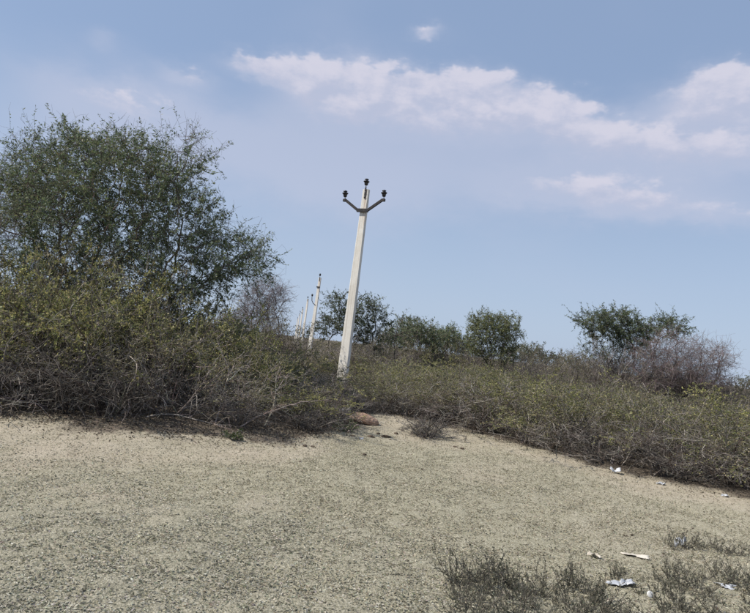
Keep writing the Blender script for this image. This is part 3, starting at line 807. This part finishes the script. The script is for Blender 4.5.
def build_scrub():
    rng = np.random.default_rng(77)
    leafy = [make_shrub('leafy_shrub', *shrub_geo(100 + i, H=1.35, Rr=.8, stems=18, leaf=3.6, leaf_lo=.34 - .08 * (i % 3), pal=OLIVE, lsize=.92, dense=.92)) for i in range(5)]
    bright = [make_shrub('leafy_shrub', *shrub_geo(110 + i, H=1.3, Rr=.85, stems=18, leaf=4.4, leaf_lo=.30, pal=YELLOWISH, lsize=1.0, dense=.92)) for i in range(3)]
    sparse = [make_shrub('sparse_shrub', *shrub_geo(120 + i, H=1.3, Rr=.8, stems=22, leaf=1.5, leaf_lo=.5, pal=DULL, dense=1.0, arch=-.5, spread=.75)) for i in range(4)]
    bare = [make_shrub('bare_shrub', *shrub_geo(140 + i, H=1.2, Rr=.9, stems=28, leaf=0, dense=1.0, arch=-.35, spread=.7)) for i in range(4)]
    tangle = [make_shrub('bare_shrub', *shrub_geo(160 + i, H=1.5, Rr=1.1, stems=26, leaf=0, dense=1.1, arch=-2.2, twig=((GREY_TWIG, 3), (BROWN_TWIG, 2), (PALE_TWIG, 2.5)))) for i in range(3)]
    placed = []
    def clear(p, r):
        return all((p[0] - a) ** 2 + (p[1] - b) ** 2 > r * r for a, b in placed)
    pb = ap(341, 388, 19.4); rk = gp(362, 420)
    def blocks(x, y):
        # open strip in front of the tall pole, bare sand round the rock
        if (x - rk.x) ** 2 + (y - rk.y) ** 2 < (1.4 if y < rk.y + .3 else .95) ** 2: return True
        return 12.2 < y < pb.y + .5 and abs(x - pb.x * y / pb.y) < (.8 if y < 14 else 1.15)
    # ---- the thicket under the big thorn tree
    n = 0
    for tries in range(4000):
        if n >= 62: break
        x = rng.uniform(-9.5, XSPLIT - 0.15); y = float(thick_y(x)) + rng.uniform(0.55, 4.6) ** 1.0
        if x > -0.75 and y > float(thick_y(x)) + 1.6: continue
        if blocks(x - .1, y) or (x > -.95 and rng.uniform() < .4): continue
        if not clear((x, y), .68): continue
        placed.append((x, y)); n += 1
        dep = y - float(thick_y(x)); lft = np.clip((-x - 1.2) / 3.2, 0, 1)
        hs = 0.62 + 0.62 * lft + 0.12 * min(dep, 2) * lft; z = float(hgt(x, y)) - .02
        hs *= .42 if x > -.8 else (.68 if x > -1.35 else 1.0)
        sc = hs * rng.uniform(.9, 1.1); w = (0.85 + .35 * lft) * rng.uniform(.9, 1.15)
        if dep < 1.0:
            k = rng.uniform()
            if k < .55: f, lab, g = tangle[rng.integers(3)], 'grey leafless arching shrub on the near edge of the thorn tree thicket', 'bare shrubs edging the thicket'
            elif k < .8: f, lab, g = bare[rng.integers(4)], 'grey leafless arching shrub on the near edge of the thorn tree thicket', 'bare shrubs edging the thicket'
            else: f, lab, g = sparse[rng.integers(4)], 'grey shrub with a few dull leaves in the thorn tree thicket', 'sparse shrubs in the thicket'
            sc *= .70
        else:
            k = rng.uniform()
            if k < .45: f, lab, g = bright[rng.integers(3)], 'yellow-green leafy shrub in the thicket under the big thorn tree', 'yellow-green shrubs in the thicket'
            elif k < .82: f, lab, g = leafy[rng.integers(5)], 'olive-leaved bushy shrub in the thicket under the big thorn tree', 'leafy shrubs in the thicket'
            else: f, lab, g = sparse[rng.integers(4)], 'grey shrub with a few dull leaves in the thorn tree thicket', 'sparse shrubs in the thicket'
        f((x, y, z), rng.uniform(0, 6.28), (w, w, sc), lab, g, (rng.normal() * .06, rng.normal() * .06))
    # ---- the belt beyond the sandy clearing
    n = 0
    for tries in range(20000):
        if n >= 205: break
        az = rng.uniform(-0.09, 0.80); e_r = 9.0
        dep = rng.uniform(0, 1) ** 1.35 * 11.5
        # walk outwards along the bearing from the edge of the belt
        for rr in np.arange(7.5, 14, .1):
            x, y = rr * math.sin(az), rr * math.cos(az)
            if y > float(edge_y(x)): e_r = rr; break
        rr = e_r + 0.45 + dep; x, y = rr * math.sin(az), rr * math.cos(az)
        if blocks(x, y): continue
        if not clear((x, y), .62 + .035 * dep): continue
        placed.append((x, y)); n += 1; z = float(hgt(x, y)) - .02
        patch = float(np.clip((vnoise(x, y, .35, 6, 3) - .25) * 2, 0, 1))
        sc = (0.66 + .12 * min(dep, 1.5)) * rng.uniform(.72, 1.2) * (1.0 if x > 2 else .88) * (1 - .018 * dep); w = rng.uniform(.95, 1.25)
        pl = (.25 if dep < .6 else .70) + .45 * patch * (1 if dep > .5 else .4)
        k = rng.uniform()
        near = ('deep in the scrub belt behind its front row' if dep > 1.1 else 'at the belt edge by the rock and small dry shrub' if x < 2.0 else 'at the belt edge by the white scraps at its foot' if x < 5.2 else 'at the belt edge past the last white scrap')
        if k < pl * .12: f, lab, g = bright[rng.integers(3)], 'yellow-green leafy shrub ' + near, 'yellow-green shrubs ' + near
        elif k < pl * .75: f, lab, g = leafy[rng.integers(5)], 'olive-leaved shrub ' + near, 'leafy shrubs ' + near
        elif k < pl * .75 + .3: f, lab, g = sparse[rng.integers(4)], 'sparse-leaved grey shrub ' + near, 'sparse shrubs ' + near
        else: f, lab, g = bare[rng.integers(4)], 'leafless grey shrub ' + near, 'bare shrubs ' + near
        f((x, y, z), rng.uniform(0, 6.28), (w, w, sc), lab, g, (rng.normal() * .05, rng.normal() * .05))
    # low growth in the open strip before the tall pole
    for k in range(26):
        y = 13.2 + 6.6 * (k + rng.uniform()) / 26; dx = rng.uniform(-1.05, 1.05); x = pb.x * y / pb.y + dx; lim = 1.5 * (1 - y / 19.6)
        hh = min(lim, .42) * rng.uniform(.3, .5) + .02 if abs(dx) < .62 else rng.uniform(.3, .55)
        kind = rng.uniform() < .5; f = sparse[rng.integers(4)] if kind else bare[rng.integers(4)]
        f((x, y, float(hgt(x, y)) - .02), rng.uniform(0, 6.28), (.7, .7, hh / 1.5), 'knee-high sparse-leaved shrub in the low strip before the tall pole' if kind else 'knee-high leafless shrub in the low strip before the tall pole', 'knee-high ' + ('sparse' if kind else 'bare') + ' shrubs before the tall pole')
    # low growth round the foot of the tall pole
    for k, (px, py, s) in enumerate([(322, 424, .55), (336, 421, .36), (330, 412, .42), (348, 409, .30), (316, 410, .6), (340, 404, .3), (355, 404, .34), (330, 402, .4)]):
        p = gp(px, py)
        bare[k % 4]((p.x, p.y, p.z - .02), k * 1.7, (.75, .75, s), 'low grey twigs between the red-brown rock and the tall pole', 'low twigs before the tall pole')
    # tall growth on the skyline: bearing, distance, height factor, kind
    sky_row = []
    for k, px in enumerate(range(576, 742, 11)): sky_row.append((px + rng.uniform(-4, 4), 392, rng.uniform(25.0, 28.5), rng.uniform(1.4, 2.05) if px < 705 else rng.uniform(1.15, 1.6), 'bs'[k % 3 == 0], 'tall', 'the open-crowned thorn tree'))
    for k, px in enumerate(range(376, 470, 10)): sky_row.append((px + rng.uniform(-4, 4), 355, rng.uniform(32, 37), rng.uniform(1.5, 2.0), 'bsl'[k % 3], 'tall', 'the row of thorn trees'))
    for k, px in enumerate(range(474, 522, 11)): sky_row.append((px + rng.uniform(-4, 4), 360, rng.uniform(32, 36), rng.uniform(1.3, 1.7), 'bs'[k % 2], 'tall', 'the rounded thorn tree'))
    for k, px in enumerate(range(526, 584, 11)): sky_row.append((px + rng.uniform(-4, 4), 370, rng.uniform(34, 40), rng.uniform(1.4, 1.8), 'sb'[k % 2], 'tall', 'the low far trees'))
    for k, px in enumerate(range(232, 282, 11)): sky_row.append((px + rng.uniform(-4, 4), 330, rng.uniform(18, 21), rng.uniform(1.2, 1.6), 'bsb'[k % 3], 'tall', 'the leafless tree near the pole line'))
    for k, px in enumerate(range(348, 374, 9)): sky_row.append((px + rng.uniform(-3, 3), 345, rng.uniform(21.5, 23), rng.uniform(1.1, 1.4), 'bs'[k % 2], 'tall', 'the dark-trunked thorn tree'))
    for (px, py, dd, hh, kind, _, where) in sky_row:
        p = stand(px, dd, py); f = {'b': bare[rng.integers(4)], 's': sparse[rng.integers(4)], 'l': leafy[rng.integers(5)]}[kind]
        w = rng.uniform(1.2, 1.5); word = {'b': 'tall leafless grey shrub', 's': 'tall grey shrub with few dull leaves', 'l': 'tall olive-leaved shrub'}[kind]
        f(p, rng.uniform(0, 6.28), (w, w, hh), word + ' crowding under ' + where, word + 's under ' + where)
    p = gp(425, 437)
    S, Lf = shrub_geo(180, H=.44, Rr=.42, stems=40, leaf=0, dense=.8, twig=((GREY_TWIG, 3), (PALE_TWIG, 2), (BROWN_TWIG, 1)), arch=-.7)
    make_shrub('bare_shrub', S, Lf)((p.x, p.y, p.z - .01), .4, (1.15, 1.15, 1), 'small dry grey shrub alone on the sand near the red-brown rock', None)
    for k, (px, py, h, lab) in enumerate([(345, 431, .26, 'small fresh green plant at the thicket corner beside the red-brown rock'), (232, 438, .16, 'tiny fresh green plant on the leaf litter under the thicket edge')]):
        p = gp(px, py); S, Lf = shrub_geo(190 + k, H=h, Rr=.25, stems=16, leaf=1.2, leaf_lo=.05, pal=[((.10, .14, .05), 3), ((.15, .18, .07), 2)], dense=.5, lsize=.8)
        make_shrub('green_plant', S, Lf)((p.x, p.y, p.z - .01), k, (1, 1, 1), lab, None)
    # ---- far scrub, one mass that nobody could count
    G = Geo(); GL = Geo()
    protos = [shrub_geo(200 + i, H=1.3, Rr=.9, stems=9, leaf=1.6 if i < 4 else .5, leaf_lo=.35, pal=OLIVE if i % 2 else DULL, lod=2) for i in range(6)]
    cnt = 0
    while cnt < 700:
        az = rng.uniform(-0.72, 0.80); rr = 12 + 1.5 + 60 * rng.uniform(0, 1) ** 1.7
        x, y = rr * math.sin(az), rr * math.cos(az)
        lim = float(edge_y(x)) + (4.0 if x < XSPLIT - .3 else 9.5)
        if y < lim: continue
        if abs(x - pb.x * y / pb.y) < 1.2 and y < pb.y + .5: continue
        S, Lf = protos[rng.integers(6)]; sc = rng.uniform(.62, .92); z = float(hgt(x, y)) + (0.004 * max(0, rr - 25) if x < 0 else 0)
        rz = rng.uniform(0, 6.28); merge(G, S, (x, y, z), rz, sc)
        if Lf.n: merge(GL, Lf, (x, y, z), rz, sc)
        cnt += 1
    cnt = 0
    while cnt < 330:
        az = rng.uniform(-0.40, 0.75); rr = 72 + 150 * rng.uniform(0, 1) ** 1.3; x, y = rr * math.sin(az), rr * math.cos(az)
        S, Lf = protos[rng.integers(6)]; rz = rng.uniform(0, 6.28); sc = rng.uniform(1.0, 1.5)
        merge(G, S, (x, y, 0), rz, np.array([sc * 2.2, sc * 2.2, sc])); cnt += 1
        if Lf.n: merge(GL, Lf, (x, y, 0), rz, np.array([sc * 2.2, sc * 2.2, sc]))
    o = link('scrub', None); tag(o, 'distant mass of low olive and grey scrub reaching back to the trees', 'scrub'); o['kind'] = 'stuff'
    a = link('twigs', G.mesh('twigs', M_BARK), o); b = link('foliage', GL.mesh('foliage', M_LEAF), o)
    a['kind'] = 'stuff'; b['kind'] = 'stuff'


build_scrub()


# ------------------------------------------------------------------ dead branches lying in the edge of the thicket
def build_dead_branches():
    rng = np.random.default_rng(9)
    specs = [(95, 408, 1.5, 25, 35, 'long pale dead branch leaning over the bare thicket edge, below the thorn tree'),
             (178, 420, 1.3, 150, 40, 'forked pale dead branch propped against the thicket edge'),
             (236, 428, 1.0, 35, 30, 'pale dead branch reaching out low from the thicket edge'),
             (262, 428, .9, 60, 55, 'bleached crooked branch rising at the thicket corner near the clearing'),
             (40, 412, 1.2, 160, 30, 'thin bleached branch sprawled at the far end of the thicket'),
             (140, 418, 1.2, 10, 12, 'grey fallen branch lying flat on dark leaf litter'),
             (292, 434, .8, 175, 22, 'grey dead branch trailing from the thicket corner toward the sand'),
             (212, 425, 1.0, 95, 55, 'short upright dead stick at the thicket edge')]
    for k, (px, py, L, az, el, lab) in enumerate(specs):
        p = gp(px, py); p.y += .15; p.z = float(hgt(p.x, p.y))
        a, e = R(az), R(el)
        S = Geo(); d = np.array([[math.cos(a) * math.cos(e), math.sin(a) * math.cos(e) * .5 + .1, math.sin(e)]])
        m = grow([[0, 0, -.02]], d, L, 10, .09, -.6 * (el < 40), rng); m[..., 2] = np.maximum(m[..., 2], .008)
        m[0, 0, 2] = -.02
        chain_tubes(S, m, .012, .004, 6, jit((.29, .25, .215), 1, rng))
        root = thing('dead_branch', lab, 'branch', p, 0, None)
        link('limb', S.mesh('limb', M_BARK, True), root)
        Tw = Geo(); q, dd, _, _ = pick(m, 9, .2, 1, rng)
        t1 = grow(q, dd * .8 + rdir(9, rng) * .7, rng.uniform(.25, .6, 9), 5, .15, -.3, rng); t1[..., 2] = np.maximum(t1[..., 2], .006); chain_tubes(Tw, t1, .006, .0025, 4, jit((.31, .265, .225), 9, rng))
        q, dd, _, _ = pick(t1, 4, .2, 1, rng); t2 = grow(q, dd * .6 + rdir(36, rng), rng.uniform(.08, .25, 36), 3, .2, 0, rng); t2[..., 2] = np.maximum(t2[..., 2], .004); chain_tubes(Tw, t2, .003, .0015, 3, jit((.27, .23, .20), 36, rng))
        link('twigs', Tw.mesh('twigs', M_BARK, True), root)['kind'] = 'stuff'


build_dead_branches()


# ------------------------------------------------------------------ short dry growth on the open ground
def build_grass():
    rng = np.random.default_rng(3); G = Geo()
    n = 560000
    # more of it close by, thinning with distance
    r = 1.8 + 13.2 * rng.uniform(0, 1, n) ** 1.25; az = rng.uniform(-0.85, 0.85, n); x = r * np.sin(az); y = r * np.cos(az)
    s, l, g = ground_masks(x, y)
    clump = np.clip((vnoise(x, y, 4.5, 8, 4) - .28) * 2.2, 0, 1)
    keep = (rng.uniform(0, 1, n) < (0.45 + 0.55 * clump) * (1 - .68 * s) * (1 - .7 * l)) & (y < edge_y(x) + .2)
    x, y, g = x[keep], y[keep], g[keep]; n = len(x)
    z = hgt(x, y) - .002
    flat = rng.uniform(0, 1, n) < .62; up = np.where(flat, rng.uniform(.0, .18, n), rng.uniform(.2, 1.0, n))
    d = rdir(n, rng); d[:, 2] = np.abs(d[:, 2]) * up + .03
    L = rng.uniform(.008, .026, n) * (1 + .035 * np.hypot(x, y)); Wd = rng.uniform(.003, .007, n) * (1 + .07 * np.hypot(x, y)) * np.where(flat, 1.7, 1)
    pal_a = palette([((.39, .36, .26), 4), ((.50, .465, .36), 3.5), ((.30, .26, .185), 3), ((.215, .195, .145), 1.0), ((.24, .235, .155), 1.2)], n, rng, .2)
    pal_b = palette([((.44, .42, .345), 4), ((.33, .325, .26), 3), ((.19, .19, .14), 2), ((.235, .24, .165), 2.5), ((.56, .53, .45), 2.5)], n, rng, .2)
    c = np.where((rng.uniform(0, 1, n) < g)[:, None], pal_b, pal_a)
    G.leaves(np.stack([x, y, z + .004], 1), d, L, Wd, c, rng, .1, flat)
    o = link('dry_grass', G.mesh('dry_grass', M_STRAW)); tag(o, 'short matted dry straw-coloured grass over the open clearing', 'grass'); o['kind'] = 'stuff'
    # fallen leaves and bits of twig below the scrub edge
    G = Geo(); n = 26000; x = rng.uniform(-9, 8.5, n); e = edge_y(x); y = e + rng.normal(size=n) * .45 + .15
    keep = (x < .1) | (rng.uniform(0, 1, n) < .15); x, y = x[keep], y[keep]; n = len(x)
    d = rdir(n, rng); d[:, 2] = np.abs(d[:, 2]) * .3 + .02
    G.leaves(np.stack([x, y, hgt(x, y) + .002], 1), d, rng.uniform(.015, .05, n), rng.uniform(.008, .022, n), palette([((.13, .105, .08), 3), ((.21, .17, .125), 3), ((.30, .255, .19), 2.5), ((.08, .066, .052), 2)], n, rng), rng, .15)
    o = link('leaf_litter', G.mesh('leaf_litter', M_STRAW)); tag(o, 'brown fallen leaves and twig bits under the edge of the scrub', 'leaf litter'); o['kind'] = 'stuff'


build_grass()


# ------------------------------------------------------------------ weeds in the foreground
def weed_mesh(seed, H, stems, green):
    rng = np.random.default_rng(seed); S, Lf = Geo(), Geo()
    a = rng.uniform(0, 6.28, stems); rb = .014 * np.sqrt(rng.uniform(0, 1, stems))
    P = np.stack([np.cos(a) * rb, np.sin(a) * rb, np.full(stems, -.02)], 1)
    ln = rng.uniform(.15, 1.3, stems); D = np.stack([np.cos(a) * ln, np.sin(a) * ln, np.ones(stems)], 1) + rng.normal(size=(stems, 3)) * .2
    p = grow(P, D, H * rng.uniform(.45, 1.25, stems), 6, .10, .5, rng)
    tw = ((.095, .088, .074), 3), ((.16, .145, .12), 1.5), ((.065, .062, .052), 2.5)
    chain_tubes(S, p, .0022, .0011, 3, palette(tw, stems, rng))
    q, d, _, _ = pick(p, 3, .2, 1, rng); p1 = grow(q, d + rdir(len(q), rng) * .7, H * rng.uniform(.1, .3, len(q)), 3, .15, .2, rng); p1[..., 2] = np.maximum(p1[..., 2], .003)
    chain_tubes(S, p1, .0014, .0008, 3, palette(tw, len(q), rng))
    q, d, _, _ = pick(np.concatenate([p[:, ::2], p1]), 3, .15, 1, rng); n = len(q)
    Lf.leaves(q, d * .6 + rdir(n, rng) * .8 + [0, 0, .3], rng.uniform(.010, .022, n), rng.uniform(.004, .008, n),
              palette([((.12, .125, .082), 3 * green), ((.105, .103, .078), 3), ((.21, .20, .15), 2), ((.29, .265, .205), 1)], n, rng), rng)
    return S.mesh('stems', M_BARK), Lf.mesh('leaves', M_LEAF)


def build_weeds():
    rng = np.random.default_rng(15)
    pr = [weed_mesh(300 + i, .14 + .035 * (i % 3), 8 + 3 * (i % 3), .7) for i in range(6)]
    def put(x, y, s, lab, grp):
        k = rng.integers(6); r = thing('weed', lab, 'weed', (x, y, float(hgt(x, y)) - .004), rng.uniform(0, 6.28), grp); w = s * rng.uniform(.9, 1.3); r.scale = (w, w, s)
        link('stems', pr[k][0], r); link('leaves', pr[k][1], r)
    n = 0; taken = []; tries = 0
    while n < 125 and tries < 6000:
        tries += 1
        px = rng.uniform(455, 800); py = rng.uniform(568, 660)
        top = 578 + 14 * math.sin(px * .035) + (18 if 500 < px < 545 else 0) - (10 if px > 560 else 0)
        if py < top: continue
        if rng.uniform() > .4 + .6 * float(np.clip((vnoise(px, py, .02, 2, 2) - .3) * 2.5, 0, 1)): continue
        if any(abs(px - a) < 15 and -4 < py - b < 34 for a, b in ((593, 557), (635, 557), (622, 585), (726, 588), (649, 599))): continue
        p = gp(px, py)
        if any((p.x - a) ** 2 + (p.y - b) ** 2 < .11 ** 2 for a, b in taken): continue
        taken.append((p.x, p.y)); put(p.x, p.y, rng.uniform(.55, 1.3) * (1.15 if px < 520 else .95), 'tall wiry dark grey weed in the patch strewn with white litter', 'weeds in the littered patch'); n += 1
    for k in range(85):
        px, py = rng.uniform(462, 790), rng.uniform(576, 650)
        if any(abs(px - a) < 13 and -4 < py - b < 22 for a, b in ((593, 557), (635, 557), (622, 585), (726, 588), (649, 599))): continue
        p = gp(px, py); put(p.x, p.y, rng.uniform(.3, .62), 'short dark grey weed filling in between taller weeds of the littered patch', 'short weeds in the littered patch')
    for (px, py, s) in [(457, 583, 1.25), (462, 586, 1.0), (498, 580, 1.15), (503, 584, 1.2), (540, 596, 1.2), (486, 592, 1.0), (520, 590, 1.0), (512, 600, 1.0)]:
        p = gp(px, py); put(p.x, p.y, s, 'tall wiry dark grey weed in the patch strewn with white litter', 'weeds in the littered patch')
    for (px, py, s) in [(668, 545, .8), (675, 543, .9), (684, 547, .85), (693, 544, .8), (703, 548, .7), (714, 549, .7), (722, 553, .9), (730, 552, .8), (740, 556, .7), (676, 550, .7), (748, 552, .7), (698, 550, .6)]:
        p = gp(px, py); put(p.x, p.y, s, 'dark low weed in the small row around the upright white scrap', 'weeds around the upright scrap')


build_weeds()


# ------------------------------------------------------------------ litter, rock, clods
M_PLASTIC = mat_plain('white_plastic_film', (0.36, 0.375, 0.40), (0.52, 0.53, 0.55), 12, 0.5, 0, 0.5)
M_PAPER = mat_plain('cream_paper', (0.48, 0.43, 0.36), (0.62, 0.57, 0.49), 16, 0.9, 0, 0.2)


def crumple(name, seed, w, d, h, mat, label, cat, loc, rz, fold=0.0):
    """torn, crumpled sheet with a little thickness"""
    rng = np.random.default_rng(seed); n = 11; u, v = np.meshgrid(np.linspace(-1, 1, n), np.linspace(-1, 1, n))
    ang = np.arctan2(v, u); rad = 1 + .22 * np.sin(3 * ang + seed) + .15 * np.sin(5 * ang + 2 * seed)
    sq = np.maximum(np.abs(u), np.abs(v)) / (np.hypot(u, v) + 1e-6); X = u * sq ** .5 * rad * w / 2; Y = v * sq ** .5 * rad * d / 2
    Z = np.abs(np.sin(u * 1.7 + v + seed) * np.cos(v * 1.5 - u * .6 + seed * 2)) * h * .75 + rng.uniform(0, 1, u.shape) * h * .22 + fold * np.abs(u) * h * 2
    Z -= Z.min() - .003
    X += rng.normal(size=u.shape) * w * .03; Y += rng.normal(size=u.shape) * d * .03
    V = np.stack([X.ravel(), Y.ravel(), Z.ravel()], 1); m = len(V); V = np.concatenate([V, V - [0, 0, .0025]])
    i = (np.arange(n - 1)[:, None] * n + np.arange(n - 1)[None]).ravel(); F = np.stack([i, i + 1, i + n + 1, i + n], 1)
    ring = list(range(n)) + [k * n + n - 1 for k in range(1, n)] + [n * n - 2 - k for k in range(n - 1)] + [(n - 2 - k) * n for k in range(n - 2)]
    ring = np.array(ring); nx = np.roll(ring, -1); side = np.stack([nx, ring, ring + m, nx + m], 1)
    G = Geo(); G.add(V, np.concatenate([F, F[:, ::-1] + m, side]), (1, 1, 1))
    o = link(name, G.mesh(name, mat, True), None, loc, rz); tag(o, label, cat)
    return o


def build_litter():
    L = [('plastic_scrap', 593, 557, .10, .06, .035, M_PAPER, 'dull cream scrap lying by itself short of the long flat scrap'),
         ('paper_scrap', 635, 557, .21, .07, .022, M_PAPER, 'long flat cream scrap lying on the dry grass'),
         ('plastic_scrap', 616, 585, .13, .08, .018, M_PLASTIC, 'crumpled white plastic scrap among weeds, dull half of a touching pair'),
         ('plastic_scrap', 628, 585, .11, .08, .03, M_PLASTIC, 'crumpled bluish-white plastic scrap among weeds, bulkier of a touching pair'),
         ('plastic_scrap', 726, 588, .12, .08, .026, M_PLASTIC, 'crumpled white plastic scrap alone on straw, past the weedy pair'),
         ('plastic_scrap', 681, 546, .07, .05, .07, M_PLASTIC, 'upright white plastic scrap caught in the small row of weeds'),
         ('plastic_scrap', 676, 549, .035, .03, .06, M_PLASTIC, 'tiny white chip beside the upright plastic scrap'),
         ('paper_scrap', 615, 473, .15, .10, .06, M_PLASTIC, 'white scrap at the foot of the scrub belt, larger of two'),
         ('paper_scrap', 661, 485, .11, .07, .04, M_PLASTIC, 'small white scrap at the foot of the scrub belt, smaller of two'),
         ('plastic_scrap', 725, 497, .09, .06, .04, M_PLASTIC, 'faint white scrap half under the scrub edge past the other two'),
         ('paper_scrap', 361, 440, .07, .05, .04, M_PLASTIC, 'tiny white scrap on the sand before the red-brown rock'),
         ('plastic_bag', 344, 418, .20, .12, .20, M_PLASTIC, 'pale crumpled bag caught in twigs beside the red-brown rock')]
    for k, (nm, px, py, w, d, h, m, lab) in enumerate(L):
        p = gp(px, py); crumple(nm, 40 + k, w, d, h, m, lab, 'litter', (p.x, p.y, p.z + .006), (k * .9) % .7 - .35, .3 if h > .05 else 0)
    # round white lid
    p = gp(649, 599); bm = bmesh.new()
    bm_lathe(bm, [(.017, 0), (.022, .002), (.023, .010), (.021, .013), (.012, .015), (.003, .0155)], 24)
    o = link('lid', bm_mesh('lid', bm, mat_plain('white_lid', (.58, .57, .54), (.68, .67, .65), 20, .5), 0, True), None, (p.x, p.y, p.z + .03)); o.rotation_euler = (R(62), R(5), R(10))
    tag(o, 'small round white lid among the dark weeds', 'litter')


def lump(name, seed, size, mat, label, cat, loc, rz, sub=3, group=None, rough=.25):
    rng = np.random.default_rng(seed); bm = bmesh.new(); bmesh.ops.create_icosphere(bm, subdivisions=sub, radius=1.0)
    ks = rng.normal(size=(7, 3)) * [2.2, 2.2, 2.2]; ph = rng.uniform(0, 6, 7)
    for v in bm.verts:
        c = np.array(v.co); f = 1 + rough * sum(math.sin(float(k @ c) + p) for k, p in zip(ks, ph)) / 4 + rng.normal() * rough * .10
        v.co = Vector(c * f); v.co.x *= size[0]; v.co.y *= size[1]; v.co.z *= size[2]
        if v.co.z < -size[2] * .35: v.co.z = -size[2] * .35
    me = bm_mesh(name, bm, mat, 0, False)
    return tag(link(name, me, None, loc, rz), label, cat, group)


def build_rocks():
    m_rock = mat_plain('red_brown_rock', (0.25, 0.155, 0.11), (0.43, 0.30, 0.22), 9, .95, 0, .15, .8)
    p = gp(362, 420); o = lump('rock', 5, (.28, .2, .12), m_rock, 'red-brown rounded rock on the sand near the tall pole', 'rock', (p.x + .05, p.y, p.z + .04), .1, 4, None, .16)
    o.rotation_euler = (0, R(8), .1)
    m_dark = mat_plain('dried_dung', (0.055, 0.043, 0.034), (0.13, 0.10, 0.075), 30, 1, 0, .05, .9)
    spots = [(385, 437, .09), (378, 434, .07), (396, 434, .07), (370, 437, .08), (390, 440, .05), (455, 447, .07), (402, 426, .05), (364, 455, .06), (305, 446, .06), (313, 447, .05), (632, 535, .03), (613, 531, .03), (626, 536, .025),
             (693, 529, .03), (716, 610, .05), (352, 436, .06), (462, 449, .06), (505, 470, .03), (300, 462, .025), (422, 470, .025)]
    for k, (px, py, s) in enumerate(spots):
        p = gp(px, py); sand = py < 460
        s *= .7; lump('dung_clod', 60 + k, (s * (.8 + .5 * (k % 3 == 0)), s * .7, s * .4), m_dark, 'dark dried clod on the sand by rock and small dry shrub' if sand else 'small dark clod on the open dry grass', 'clod', (p.x, p.y, p.z + s * .12), k, 2, 'clods on the sand' if sand else 'clods on the grass', .4)


build_litter()
build_rocks()
